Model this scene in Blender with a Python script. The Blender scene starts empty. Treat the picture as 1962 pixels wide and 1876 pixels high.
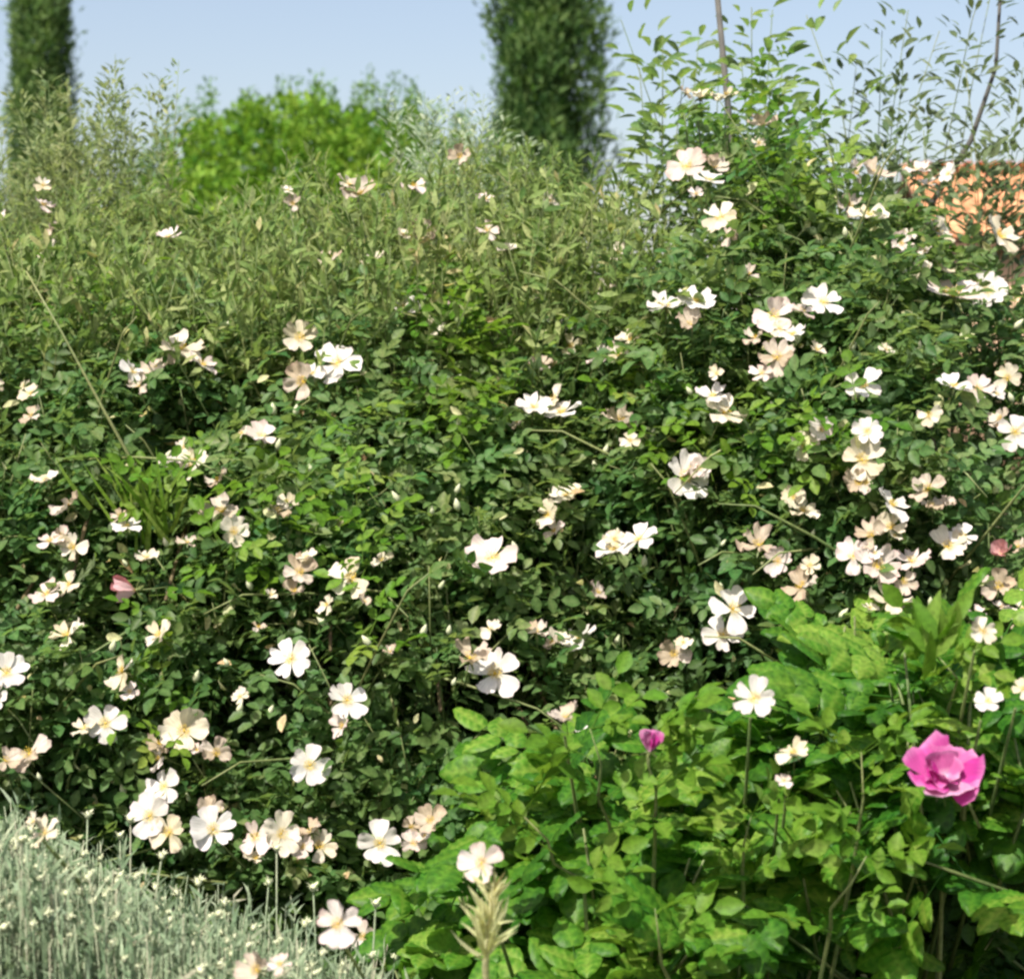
import bpy, math, random
import numpy as np
from mathutils import Matrix, Vector

random.seed(11)
rng = np.random.default_rng(11)
R = math.radians
sc = bpy.context.scene
COL = sc.collection

# ------------------------------------------------------------------ camera, sky, sun, exposure
CAM_Z, PITCH, TANH = 1.6, R(-4.0), 0.2735
cam_d = bpy.data.cameras.new('camera'); cam = bpy.data.objects.new('camera', cam_d); COL.objects.link(cam)
cam.location = (0, 0, CAM_Z); cam.rotation_euler = (math.pi / 2 + PITCH, 0, 0)
cam_d.sensor_width = 36; cam_d.lens = 18 / TANH; cam_d.clip_start = 0.05; cam_d.clip_end = 900
cam_d.dof.use_dof = True; cam_d.dof.focus_distance = 2.95; cam_d.dof.aperture_fstop = 7.0
sc.camera = cam

SUN_EL, SUN_AZ = R(56), R(212)           # azimuth from +Y towards +X: behind the camera, to the left
w = bpy.data.worlds.new('World'); sc.world = w; w.use_nodes = True
nt = w.node_tree; bg = nt.nodes['Background']
sk = nt.nodes.new('ShaderNodeTexSky'); sk.sky_type = 'NISHITA'; sk.sun_disc = False
sk.sun_elevation = SUN_EL; sk.sun_rotation = SUN_AZ; sk.altitude = 100; sk.air_density = 1.0; sk.dust_density = 2.6; sk.ozone_density = 5.5
hz = nt.nodes.new('ShaderNodeVectorMath'); hz.operation = 'MULTIPLY'; hz.inputs[1].default_value = (1.20, .94, .76)   # milky summer sky
nt.links.new(sk.outputs[0], hz.inputs[0]); nt.links.new(hz.outputs[0], bg.inputs[0]); bg.inputs[1].default_value = 0.13
sl = bpy.data.lights.new('sun', 'SUN'); sl.energy = 4.0; sl.angle = R(0.53); sl.color = (1.0, 0.955, 0.87)
so = bpy.data.objects.new('sun', sl); COL.objects.link(so)
sd = Vector((math.sin(SUN_AZ) * math.cos(SUN_EL), math.cos(SUN_AZ) * math.cos(SUN_EL), math.sin(SUN_EL)))
so.rotation_euler = sd.to_track_quat('Z', 'Y').to_euler(); so.location = (-4, -6, 10)
vs = sc.view_settings; vs.view_transform = 'Standard'; vs.look = 'None'; vs.gamma = 1; vs.exposure = 0.9; vs.use_curve_mapping = False
sc.cycles.filter_width = 2.6
sc.cycles.max_bounces = 8; sc.cycles.transparent_max_bounces = 4

# ------------------------------------------------------------------ helpers
CP, SP = math.cos(PITCH), math.sin(PITCH)
def at(px, py, Y):
    """point at distance Y (world y) seen at photo position px, py (photo 1962 x 1876)"""
    u = (px - 981) / 981 * TANH; v = -(py - 938) / 981 * TANH
    d = (u, CP - v * SP, SP + v * CP)
    k = Y / d[1]
    return np.array((d[0] * k, Y, CAM_Z + d[2] * k))
def size(px, Y): return px * 2 * TANH * Y / 1962
def nrm(a): return a / np.maximum(np.linalg.norm(a, axis=-1, keepdims=True), 1e-9)
def wave(seed, n, k0, k1):
    g = np.random.default_rng(seed); ks = g.uniform(k0, k1, n); an = g.uniform(0, 2 * np.pi, n); ph = g.uniform(0, 2 * np.pi, n)
    def f(x, z):
        r = 0
        for k, a, p in zip(ks, an, ph): r = r + np.sin(k * (x * np.cos(a) + z * np.sin(a)) + p)
        return r / math.sqrt(n)
    return f

class MB:
    def __init__(s): s.v = []; s.t = []; s.f = []; s.n = 0
    def add(s, v, faces, tint):
        v = np.asarray(v, np.float32).reshape(-1, 3)
        s.v.append(v); s.t.append(np.broadcast_to(np.asarray(tint, np.float32), (len(v),)))
        for f in faces: s.f.append(np.asarray(f, np.int64) + s.n)
        s.n += len(v)
    def tube(s, pts, rad, sides=4, tint=0.5):
        pts = np.asarray(pts, float); n = len(pts); rad = np.broadcast_to(np.asarray(rad, float), (n,))
        d = nrm(np.gradient(pts, axis=0)); ref = np.where(np.abs(d[:, 2:3]) > .9, [[1., 0, 0]], [[0, 0, 1.]])
        a = nrm(np.cross(d, ref)); b = np.cross(d, a)
        an = np.arange(sides) * 2 * np.pi / sides
        v = pts[:, None] + rad[:, None, None] * (np.cos(an)[None, :, None] * a[:, None] + np.sin(an)[None, :, None] * b[:, None])
        i = np.arange(n - 1)[:, None] * sides; j = np.arange(sides)[None]; j2 = (j + 1) % sides
        q = np.stack([i + j, i + j2, i + sides + j2, i + sides + j], -1).reshape(-1, 4)
        s.add(v, [q, np.arange(sides)[None][:, ::-1], np.arange(sides)[None] + (n - 1) * sides], tint)
    def box(s, lo, hi, tint=0.5):
        (x0, y0, z0), (x1, y1, z1) = lo, hi
        v = [(x0, y0, z0), (x1, y0, z0), (x1, y1, z0), (x0, y1, z0), (x0, y0, z1), (x1, y0, z1), (x1, y1, z1), (x0, y1, z1)]
        s.add(v, [[(0, 3, 2, 1), (4, 5, 6, 7), (0, 1, 5, 4), (1, 2, 6, 5), (2, 3, 7, 6), (3, 0, 4, 7)]], tint)
    def leaves(s, tmpl, P, D, N, L, W, tint):
        tv, tf = tmpl[:2]; to = tmpl[2] if len(tmpl) > 2 else 0; P = np.asarray(P, float)
        if len(P) == 0: return
        D = nrm(D); N = nrm(N - (N * D).sum(-1, keepdims=True) * D); S = np.cross(D, N)
        L = np.broadcast_to(L, (len(P),)); W = np.broadcast_to(W, (len(P),))
        v = (P[:, None] + tv[None, :, 0, None] * (L[:, None, None] * D[:, None]) + tv[None, :, 1, None] * (W[:, None, None] * S[:, None])
             + tv[None, :, 2, None] * (L[:, None, None] * N[:, None]))
        k = len(tv); off = np.arange(len(P))[:, None, None] * k
        s.add(v, [(f[None] + off).reshape(-1, f.shape[1]) for f in tf], (np.broadcast_to(tint, (len(P),))[:, None] + np.zeros(k)[None] + to).ravel())
    def mesh(s, name, mat, smooth=False):
        me = bpy.data.meshes.new(name); v = np.concatenate(s.v); t = np.concatenate(s.t)
        fl = np.concatenate([f.ravel() for f in s.f]); ft = np.concatenate([np.full(len(f), f.shape[1]) for f in s.f])
        me.vertices.add(len(v)); me.vertices.foreach_set('co', v.ravel())
        me.loops.add(len(fl)); me.loops.foreach_set('vertex_index', fl.astype(np.int32))
        me.polygons.add(len(ft)); me.polygons.foreach_set('loop_start', (np.cumsum(ft) - ft).astype(np.int32))
        me.attributes.new('tint', 'FLOAT', 'POINT').data.foreach_set('value', t.astype(np.float32))
        me.update(calc_edges=True); me.validate()
        if smooth: me.polygons.foreach_set('use_smooth', np.ones(len(ft), bool))
        me.materials.append(mat); return me
    def build(s, name, mat, parent=None, smooth=False, kind=None):
        return link(name, s.mesh(name, mat, smooth), parent, kind)

def link(name, me, parent=None, kind=None):
    o = bpy.data.objects.new(name, me); COL.objects.link(o)
    if parent is not None: o.parent = parent
    if kind: o['kind'] = kind
    return o
def thing(name, label, cat, group=None):
    o = bpy.data.objects.new(name, None); COL.objects.link(o); o.empty_display_size = .1
    o['label'] = label; o['category'] = cat
    if group: o['group'] = group
    return o

def fold(pts, f=.12, droop=.12):
    """leaf outline (t, halfwidth) -> template, folded along the midrib"""
    v = [(0, 0, 0)]; tri = []; quad = []
    for i, (t, h) in enumerate(pts):
        z = -droop * t * t
        v += [(t, -h, z + f * h), (t, 0, z), (t, h, z + f * h)]
    v.append((1, 0, -droop)); k = len(v) - 1; n = len(pts)
    tri += [(0, 2, 1), (0, 3, 2)]
    for i in range(n - 1):
        a = 1 + 3 * i; quad += [(a, a + 1, a + 4, a + 3), (a + 1, a + 2, a + 5, a + 4)]
    a = 1 + 3 * (n - 1); tri += [(a, a + 1, k), (a + 1, a + 2, k)]
    fs = [np.array(tri)]
    if quad: fs.append(np.array(quad))
    return np.array(v, float), fs
LEAFLET = fold([(.22, .36), (.55, .5), (.84, .27)], .28, .12)
SIMPLE = fold([(.45, .5)], .2, .1)
NARROW = fold([(.35, .5), (.7, .4)], .1, .18)
BLADE = (np.array([(0, -.5, 0), (0, .5, 0), (.35, -.45, .0), (.35, .45, .0), (.7, -.3, -.06), (.7, .3, -.06), (1, 0, -.2)], float),
         [np.array([(0, 1, 3, 2), (2, 3, 5, 4)]), np.array([(4, 5, 6)])])
def rugose():
    ts = np.linspace(.08, .93, 9); hs = .55 * np.sin(np.pi * ts ** .8) ** .62
    v = [(0, 0, 0)]; tn = [.2]
    for i, (t, h) in enumerate(zip(ts, hs)):
        z = -.18 * t * t; b = .016 if i % 2 else -.016; e = .018 if i % 2 else -.012
        v += [(t - .06, -h - e, z - .02 - abs(b)), (t + .03, -h * .52, z + .05 + b), (t, 0, z), (t + .03, h * .52, z + .05 + b), (t - .06, h + e, z - .02 - abs(b))]
        tn += [.05, -.14 if i % 2 == 0 else .1, .26, -.14 if i % 2 == 0 else .1, .05]
    v.append((1, 0, -.22)); tn.append(.1); k = len(v) - 1; q = []; tr = []; m = len(ts)
    for i in range(m - 1):
        a = 1 + 5 * i
        for j in range(4): q.append((a + j, a + j + 1, a + j + 6, a + j + 5))
    for j in range(4): a = 1 + 5 * (m - 1); tr += [(0, 2 + j, 1 + j), (a + j, a + j + 1, k)]
    return np.array(v, float), [np.array(tr), np.array(q)], np.array(tn)
RUGOSE = rugose()
LEAFLET = LEAFLET + (np.array([.12] + [-.04, .14, -.04] * 3 + [0.]),)

# ------------------------------------------------------------------ materials
def node_mat(name):
    m = bpy.data.materials.new(name); m.use_nodes = True; t = m.node_tree
    for n in list(t.nodes): t.nodes.remove(n)
    out = t.nodes.new('ShaderNodeOutputMaterial'); return m, t, out
def N_(t, typ, **kw):
    n = t.nodes.new(typ)
    for k, v in kw.items(): setattr(n, k, v)
    return n
def ramp_node(t, stops):
    r = t.nodes.new('ShaderNodeValToRGB'); e = r.color_ramp.elements
    while len(e) < len(stops): e.new(.5)
    for el, (p, c) in zip(e, stops): el.position = p; el.color = (*c, 1)
    return r
def leaf_mat(name, stops, under=None, rough=.45, spec=.4, trans=.32, tcol=(1.25, 1.3, .5), objvar=.25, noise=.25, nscale=3.5, vein=False, hue=.03):
    m, t, out = node_mat(name); L = t.links.new
    a = N_(t, 'ShaderNodeAttribute', attribute_name='tint'); oi = N_(t, 'ShaderNodeObjectInfo')
    geo = N_(t, 'ShaderNodeNewGeometry')
    nz = N_(t, 'ShaderNodeTexNoise'); nz.inputs['Scale'].default_value = nscale; nz.inputs['Detail'].default_value = 3; L(geo.outputs['Position'], nz.inputs['Vector'])
    m1 = N_(t, 'ShaderNodeMath', operation='MULTIPLY_ADD'); L(oi.outputs['Random'], m1.inputs[0]); m1.inputs[1].default_value = objvar; L(a.outputs['Fac'], m1.inputs[2])
    m2 = N_(t, 'ShaderNodeMath', operation='MULTIPLY_ADD'); L(nz.outputs['Fac'], m2.inputs[0]); m2.inputs[1].default_value = noise * 2; L(m1.outputs[0], m2.inputs[2])
    m3 = N_(t, 'ShaderNodeMath', operation='SUBTRACT'); L(m2.outputs[0], m3.inputs[0]); m3.inputs[1].default_value = objvar / 2 + noise
    rp = ramp_node(t, stops); L(m3.outputs[0], rp.inputs[0])
    if under is None: under = tuple(.5 * c + .5 * d for c, d in zip(stops[len(stops) // 2][1], (.13, .17, .11)))
    mx = N_(t, 'ShaderNodeMix', data_type='RGBA'); L(geo.outputs['Backfacing'], mx.inputs['Factor']); L(rp.outputs[0], mx.inputs['A'])
    mu = N_(t, 'ShaderNodeMix', data_type='RGBA'); mu.inputs['Factor'].default_value = .6; L(rp.outputs[0], mu.inputs['A']); mu.inputs['B'].default_value = (*under, 1)
    L(mu.outputs['Result'], mx.inputs['B'])
    # fine mottling of the blade
    n2 = N_(t, 'ShaderNodeTexNoise'); n2.inputs['Scale'].default_value = 160; n2.inputs['Detail'].default_value = 2; L(geo.outputs['Position'], n2.inputs['Vector'])
    hv = N_(t, 'ShaderNodeHueSaturation'); L(mx.outputs['Result'], hv.inputs['Color'])
    mr = N_(t, 'ShaderNodeMapRange'); L(n2.outputs['Fac'], mr.inputs[0]); mr.inputs[1].default_value = .3; mr.inputs[2].default_value = .7; mr.inputs[3].default_value = .75; mr.inputs[4].default_value = 1.25
    L(mr.outputs[0], hv.inputs['Value'])
    n3 = N_(t, 'ShaderNodeTexNoise'); n3.inputs['Scale'].default_value = nscale * 2.3; n3.inputs['Detail'].default_value = 2; L(geo.outputs['Position'], n3.inputs['Vector'])
    mh = N_(t, 'ShaderNodeMapRange'); L(n3.outputs['Fac'], mh.inputs[0]); mh.inputs[1].default_value = .3; mh.inputs[2].default_value = .7; mh.inputs[3].default_value = .5 - hue; mh.inputs[4].default_value = .5 + hue; L(mh.outputs[0], hv.inputs['Hue'])
    p = N_(t, 'ShaderNodeBsdfPrincipled'); L(hv.outputs[0], p.inputs['Base Color']); p.inputs['Roughness'].default_value = rough
    p.inputs['Specular IOR Level'].default_value = spec
    if vein:
        bp = N_(t, 'ShaderNodeBump'); bp.inputs['Strength'].default_value = .35; bp.inputs['Distance'].default_value = .002
        L(n2.outputs['Fac'], bp.inputs['Height']); L(bp.outputs[0], p.inputs['Normal'])
    tr = N_(t, 'ShaderNodeBsdfTranslucent'); vm = N_(t, 'ShaderNodeVectorMath', operation='MULTIPLY'); L(hv.outputs[0], vm.inputs[0]); vm.inputs[1].default_value = tcol
    L(vm.outputs[0], tr.inputs['Color'])
    ms = N_(t, 'ShaderNodeMixShader'); ms.inputs[0].default_value = trans; L(p.outputs[0], ms.inputs[1]); L(tr.outputs[0], ms.inputs[2]); L(ms.outputs[0], out.inputs[0])
    return m
def plain_mat(name, c1, c2, scale=20, rough=.8, spec=.3, bump=0.0):
    m, t, out = node_mat(name); L = t.links.new
    g = N_(t, 'ShaderNodeNewGeometry'); nz = N_(t, 'ShaderNodeTexNoise'); nz.inputs['Scale'].default_value = scale; nz.inputs['Detail'].default_value = 5
    L(g.outputs['Position'], nz.inputs['Vector'])
    rp = ramp_node(t, [(.3, c1), (.7, c2)]); L(nz.outputs['Fac'], rp.inputs[0])
    p = N_(t, 'ShaderNodeBsdfPrincipled'); L(rp.outputs[0], p.inputs['Base Color']); p.inputs['Roughness'].default_value = rough; p.inputs['Specular IOR Level'].default_value = spec
    if bump:
        b = N_(t, 'ShaderNodeBump'); b.inputs['Strength'].default_value = bump; L(nz.outputs['Fac'], b.inputs['Height']); L(b.outputs[0], p.inputs['Normal'])
    L(p.outputs[0], out.inputs[0]); return m
def petal_mat(name, base, mid, edge, trans=.3):
    m, t, out = node_mat(name); L = t.links.new
    a = N_(t, 'ShaderNodeAttribute', attribute_name='tint'); oi = N_(t, 'ShaderNodeObjectInfo')
    rp = ramp_node(t, [(0, base), (.3, mid), (.75, mid), (1, edge)]); L(a.outputs['Fac'], rp.inputs[0])
    hv = N_(t, 'ShaderNodeHueSaturation'); L(rp.outputs[0], hv.inputs['Color'])
    mr = N_(t, 'ShaderNodeMapRange'); L(oi.outputs['Random'], mr.inputs[0]); mr.inputs[3].default_value = .85; mr.inputs[4].default_value = 1.06; L(mr.outputs[0], hv.inputs['Value'])
    tc = N_(t, 'ShaderNodeTexCoord'); mp = N_(t, 'ShaderNodeMapping'); mp.inputs['Scale'].default_value = (1.6, 16, 1); L(tc.outputs['Object'], mp.inputs['Vector'])
    vn = N_(t, 'ShaderNodeTexNoise'); vn.inputs['Scale'].default_value = 1.3; vn.inputs['Detail'].default_value = 3; L(mp.outputs[0], vn.inputs['Vector'])
    vr = N_(t, 'ShaderNodeMapRange'); L(vn.outputs['Fac'], vr.inputs[0]); vr.inputs[1].default_value = .3; vr.inputs[2].default_value = .7; vr.inputs[3].default_value = .78; vr.inputs[4].default_value = 1.08
    vm = N_(t, 'ShaderNodeMath', operation='MULTIPLY'); L(mr.outputs[0], vm.inputs[0]); L(vr.outputs[0], vm.inputs[1]); L(vm.outputs[0], hv.inputs['Value'])
    mr2 = N_(t, 'ShaderNodeMapRange'); L(oi.outputs['Random'], mr2.inputs[0]); mr2.inputs[3].default_value = 1.15; mr2.inputs[4].default_value = .6; L(mr2.outputs[0], hv.inputs['Saturation'])
    p = N_(t, 'ShaderNodeBsdfPrincipled'); L(hv.outputs[0], p.inputs['Base Color']); p.inputs['Roughness'].default_value = .6; p.inputs['Specular IOR Level'].default_value = .25
    tr = N_(t, 'ShaderNodeBsdfTranslucent'); L(hv.outputs[0], tr.inputs['Color'])
    ms = N_(t, 'ShaderNodeMixShader'); ms.inputs[0].default_value = trans; L(p.outputs[0], ms.inputs[1]); L(tr.outputs[0], ms.inputs[2]); L(ms.outputs[0], out.inputs[0])
    return m

M = {}
M['rose'] = leaf_mat('rose_leaf', [(0, (.030, .076, .022)), (.4, (.076, .162, .044)), (.7, (.13, .225, .066)), (1, (.23, .29, .11))], under=(.18, .24, .145), rough=.48, spec=.28, trans=.5, tcol=(1.25, 1.35, .55), noise=.38)
M['young'] = leaf_mat('young_leaf', [(0, (.07, .17, .015)), (.6, (.12, .24, .022)), (1, (.22, .31, .06))], under=(.15, .25, .06), rough=.5, spec=.2, trans=.45, hue=.015)
M['weed'] = leaf_mat('feathery_leaf', [(0, (.075, .145, .035)), (.5, (.21, .30, .09)), (.85, (.34, .39, .16)), (1, (.50, .42, .22))], under=(.25, .31, .15), rough=.6, spec=.12, trans=.45, tcol=(1.15, 1.2, .65), noise=.42, hue=.018)
M['rugosa'] = leaf_mat('rugosa_leaf', [(0, (.018, .080, .010)), (.45, (.050, .160, .015)), (.75, (.10, .24, .022)), (1, (.21, .34, .05))], under=(.12, .24, .06), rough=.45, spec=.26, trans=.46, tcol=(1.35, 1.35, .45), nscale=5, vein=True, noise=.4, objvar=.35, hue=.012)
M['lav'] = leaf_mat('grey_leaf', [(0, (.10, .165, .085)), (.5, (.22, .30, .18)), (.85, (.36, .43, .28)), (1, (.42, .42, .3))], under=(.27, .34, .24), rough=.75, spec=.1, trans=.3, tcol=(1, 1.05, .8), nscale=8, noise=.4, hue=.012)
M['cyp'] = leaf_mat('cypress_leaf', [(0, (.022, .065, .018)), (.4, (.085, .17, .048)), (1, (.22, .33, .11))], rough=.6, spec=.15, trans=.35, tcol=(1.1, 1.25, .6), nscale=2.2, noise=.7, hue=.008)
M['ball'] = leaf_mat('round_tree_leaf', [(0, (.035, .12, .010)), (.5, (.145, .30, .025)), (1, (.30, .44, .06))], rough=.55, spec=.2, trans=.42, nscale=2.2, noise=.6, hue=.012)
M['olive'] = leaf_mat('olive_leaf', [(0, (.09, .135, .045)), (.5, (.20, .25, .10)), (1, (.34, .38, .19))], under=(.30, .35, .2), rough=.5, spec=.2, trans=.4, tcol=(1.1, 1.2, .7))
M['olive2'] = leaf_mat('narrow_leaf', [(0, (.05, .085, .035)), (.5, (.11, .155, .07)), (1, (.20, .25, .12))], under=(.20, .25, .15), rough=.45, spec=.25, trans=.3, tcol=(1.1, 1.2, .7))
M['silver'] = leaf_mat('silver_leaf', [(0, (.18, .25, .14)), (.5, (.31, .39, .26)), (1, (.46, .52, .38))], under=(.42, .48, .36), rough=.55, spec=.15, trans=.4, tcol=(1, 1.1, .85))
M['sap'] = leaf_mat('sapling_leaf', [(0, (.07, .14, .05)), (.5, (.14, .23, .08)), (1, (.24, .34, .10))], under=(.22, .30, .18), rough=.45, spec=.3, trans=.45, nscale=7)
M['dry'] = leaf_mat('dry_leaf', [(0, (.64, .66, .36)), (.6, (.66, .62, .36)), (1, (.60, .40, .22))], under=(.62, .62, .38), rough=.7, spec=.05, trans=.45, tcol=(1.1, 1.1, .7), nscale=25, noise=.12, hue=.01)
M['grass'] = leaf_mat('grass_blade', [(0, (.04, .09, .02)), (.5, (.09, .15, .035)), (1, (.2, .23, .09))], rough=.5, trans=.35)
M['stem'] = leaf_mat('green_stem', [(0, (.06, .09, .03)), (.5, (.12, .16, .05)), (1, (.22, .25, .10))], rough=.55, trans=.05)
M['cane'] = plain_mat('brown_cane', (.09, .06, .035), (.16, .13, .06), 40, .7)
M['bark'] = plain_mat('bark', (.07, .055, .04), (.17, .14, .11), 30, .9, .2, .5)
M['soil'] = plain_mat('soil', (.05, .04, .025), (.09, .10, .04), 3, .95, .1, .3)
M['white'] = petal_mat('white_petal', (.76, .70, .40), (.79, .76, .69), (.80, .73, .69))
M['cream'] = petal_mat('cream_petal', (.66, .56, .28), (.74, .67, .48), (.72, .62, .47))
M['blush'] = petal_mat('blush_petal', (.72, .60, .38), (.74, .64, .56), (.72, .55, .50))
M['spent'] = petal_mat('withered_petal', (.40, .32, .18), (.58, .48, .35), (.50, .38, .29))
M['pink'] = petal_mat('pink_petal', (.7, .45, .38), (.72, .36, .35), (.66, .26, .29))
M['magenta'] = petal_mat('magenta_petal', (.76, .48, .62), (.58, .085, .34), (.68, .22, .48), .3)
M['stamen'] = plain_mat('stamen', (.50, .33, .03), (.66, .48, .07), 300, .7)
M['bud'] = plain_mat('bud_head', (.46, .50, .30), (.64, .66, .46), 150, .8)
M['tile'] = plain_mat('terracotta_tile', (.38, .15, .07), (.70, .38, .20), 3.2, .85, .2)
M['ridge'] = plain_mat('ridge_tile', (.38, .11, .07), (.50, .18, .11), 6, .85, .2)
M['plaster'] = plain_mat('peach_plaster', (.62, .42, .27), (.68, .49, .33), 2, .9, .2, .1)
M['wood'] = plain_mat('dark_wood', (.10, .06, .04), (.17, .10, .06), 25, .8)
M['glass'] = plain_mat('window_glass', (.03, .04, .05), (.05, .06, .07), 3, .08, .6)
M['stake'] = plain_mat('weathered_stake', (.07, .07, .065), (.12, .115, .10), 30, .8)
M['needle'] = leaf_mat('dark_tree_leaf', [(0, (.02, .045, .03)), (.5, (.035, .07, .045)), (1, (.06, .1, .06))], rough=.6, trans=.2, nscale=1)

# ------------------------------------------------------------------ ground
def ground():
    mb = MB(); n = 60
    g = np.concatenate([-np.geomspace(600, 1, 20), np.linspace(-.9, .9, 9), np.geomspace(1, 600, 20)])
    X, Y = np.meshgrid(g, g + 5); wv = wave(3, 6, .1, .5)
    Z = .02 * wv(X, Y) * np.clip(np.hypot(X, Y) / 6, 0, 1) - .02
    k = len(g); i = np.arange(k - 1)[:, None] * k + np.arange(k - 1)[None]
    q = np.stack([i, i + 1, i + k + 1, i + k], -1).reshape(-1, 4)
    mb.add(np.stack([X, Y, Z], -1), [q], .5)
    o = mb.build('ground', M['soil'], smooth=True, kind='structure')
ground()

# ------------------------------------------------------------------ house behind, right
def house():
    h = thing('house', 'low peach house with an orange tiled roof behind the roses', 'house')
    Y0 = 27.0; x0 = at(1800, 400, Y0)[0]; x1 = x0 + 9.5; eav = at(0, 462, Y0)[2]; rid = at(0, 338, Y0 + 2.6)[2]
    mb = MB(); mb.box((x0 + .4, Y0 + .22, -.05), (x1 - .4, Y0 + 4.8, eav - .02)); mb.build('wall', M['plaster'], h)
    # two gable ends closing the wall under the roof
    for x in (x0 + .4, x1 - .6):
        mb = MB()
        v = [(x, Y0 + .25, eav - .02), (x, Y0 + 4.75, eav - .02), (x, Y0 + 2.62, rid - .1), (x + .2, Y0 + .25, eav - .02), (x + .2, Y0 + 4.75, eav - .02), (x + .2, Y0 + 2.62, rid - .1)]
        mb.add(v, [[(0, 2, 1), (3, 4, 5)], [(0, 1, 4, 3), (1, 2, 5, 4), (2, 0, 3, 5)]], .5)
        mb.build('gable', M['plaster'], h)
    mb = MB()
    for s in (1, -1):
        ya, yb = (Y0, Y0 + 2.6) if s > 0 else (Y0 + 5.24, Y0 + 2.64)
        v = [(x0, ya, eav - .06), (x1, ya, eav - .06), (x1, yb, rid - .06), (x0, yb, rid - .06), (x0, ya, eav), (x1, ya, eav), (x1, yb, rid), (x0, yb, rid)]
        mb.add(v, [[(0, 3, 2, 1), (4, 5, 6, 7), (0, 1, 5, 4), (1, 2, 6, 5), (2, 3, 7, 6), (3, 0, 4, 7)]], .5)
    roof = mb.build('roof', M['wood'], h)
    # barrel tiles of the front slope: 300 single ones nearest the frame, the rest joined
    tl = MB(); an = np.linspace(0, np.pi, 5); n = 5
    prof = np.stack([np.cos(an) * .1, np.sin(an) * .07], -1)
    v = []
    for t, sgn in ((0, 1.1), (1, .9)):
        for (a, b) in prof: v.append((a * sgn, t, b * sgn + .012))
    q = [(i, i + 1, i + n + 1, i + n) for i in range(n - 1)]
    tv = np.array(v)
    me = None; sl = math.hypot(2.6, rid - eav); ux = Vector((1, 0, 0)); uy = Vector((0, 2.6, rid - eav)).normalized(); uz = ux.cross(uy)
    tm = MB(); tm.add(tv * [1, .44, 1], [q], .5); me = tm.mesh('tile', M['tile'], True)
    rest = MB(); rows = int(sl / .4); cols = int((x1 - x0) / .215); cnt = 0
    for c in range(cols):
        for r_ in range(rows + 1):
            b = Vector((x0 + .11 + c * .215, Y0 - .03, eav + .005)) + uy * (r_ * .395) + uz * (.012 * random.random()) + ux * random.uniform(-.008, .008)
            if r_ == rows: b -= uy * .25 * 0
            if c < 300 // (rows + 1):
                o = link('tile', me, roof); o.matrix_basis = Matrix.Translation(b) @ Matrix((ux, uy, uz)).transposed().to_4x4()
            else:
                A = np.array([ux, uy, uz]); rest.add(np.array(b) + (tv * [1, .44, 1]) @ A, [q], .5)
    # back slope
    uy2 = Vector((0, -2.6, rid - eav)).normalized(); uz2 = Vector((-1, 0, 0)).cross(uy2)
    for c in range(cols):
        for r_ in range(rows + 1):
            b = np.array((x0 + .11 + c * .215, Y0 + 5.27, eav + .005)) + np.array(uy2) * r_ * .395
            rest.add(b + (tv * [1, .44, 1]) @ np.array([Vector((-1, 0, 0)), uy2, uz2]), [q], .5)
    rest.build('tiles', M['tile'], roof, True, 'stuff')
    rt = MB(); an = np.linspace(0, np.pi, 6)
    for c in range(int((x1 - x0) / .4)):
        xa = x0 + c * .4; vv = []
        for t, s in ((0, 1), (.44, .88)):
            for a in an: vv.append((xa + t, Y0 + 2.62 + math.cos(a) * .14 * s, rid + .01 + math.sin(a) * .12 * s))
        rt.add(vv, [[(i, i + 1, i + 7, i + 6) for i in range(5)]], .5)
    rt.build('ridge_tiles', M['ridge'], roof, True)
    mb = MB(); mb.box((x0 + .02, Y0 - .06, eav - .14), (x1 - .02, Y0 - .005, eav - .05)); mb.build('fascia', M['wood'], h)
    for wx in (x0 + 2.2, x0 + 5.4):
        f = MB(); z0, z1 = .95, 2.1
        for lo, hi in (((wx, z0), (wx + 1, z0 + .07)), ((wx, z1 - .07), (wx + 1, z1)), ((wx, z0 + .07), (wx + .07, z1 - .07)), ((wx + .93, z0 + .07), (wx + 1, z1 - .07)), ((wx + .465, z0 + .07), (wx + .535, z1 - .07))):
            f.box((lo[0], Y0 + .16, lo[1]), (hi[0], Y0 + .217, hi[1]))
        fr = f.build('window', M['wood'], h); p = MB(); p.box((wx + .07, Y0 + .19, z0 + .07), (wx + .93, Y0 + .216, z1 - .07)); p.build('pane', M['glass'], fr)
    mb = MB(); mb.box((x0 + 3.6, Y0 + .18, 0), (x0 + 4.5, Y0 + .218, 2.05)); d = mb.build('door', M['wood'], h)
    mb = MB(); mb.tube([(x0 + 4.38, Y0 + .17, 1.0), (x0 + 4.38, Y0 + .13, 1.0), (x0 + 4.28, Y0 + .13, 1.0)], .012, 6); mb.build('handle', M['stake'], d)
house()

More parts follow.
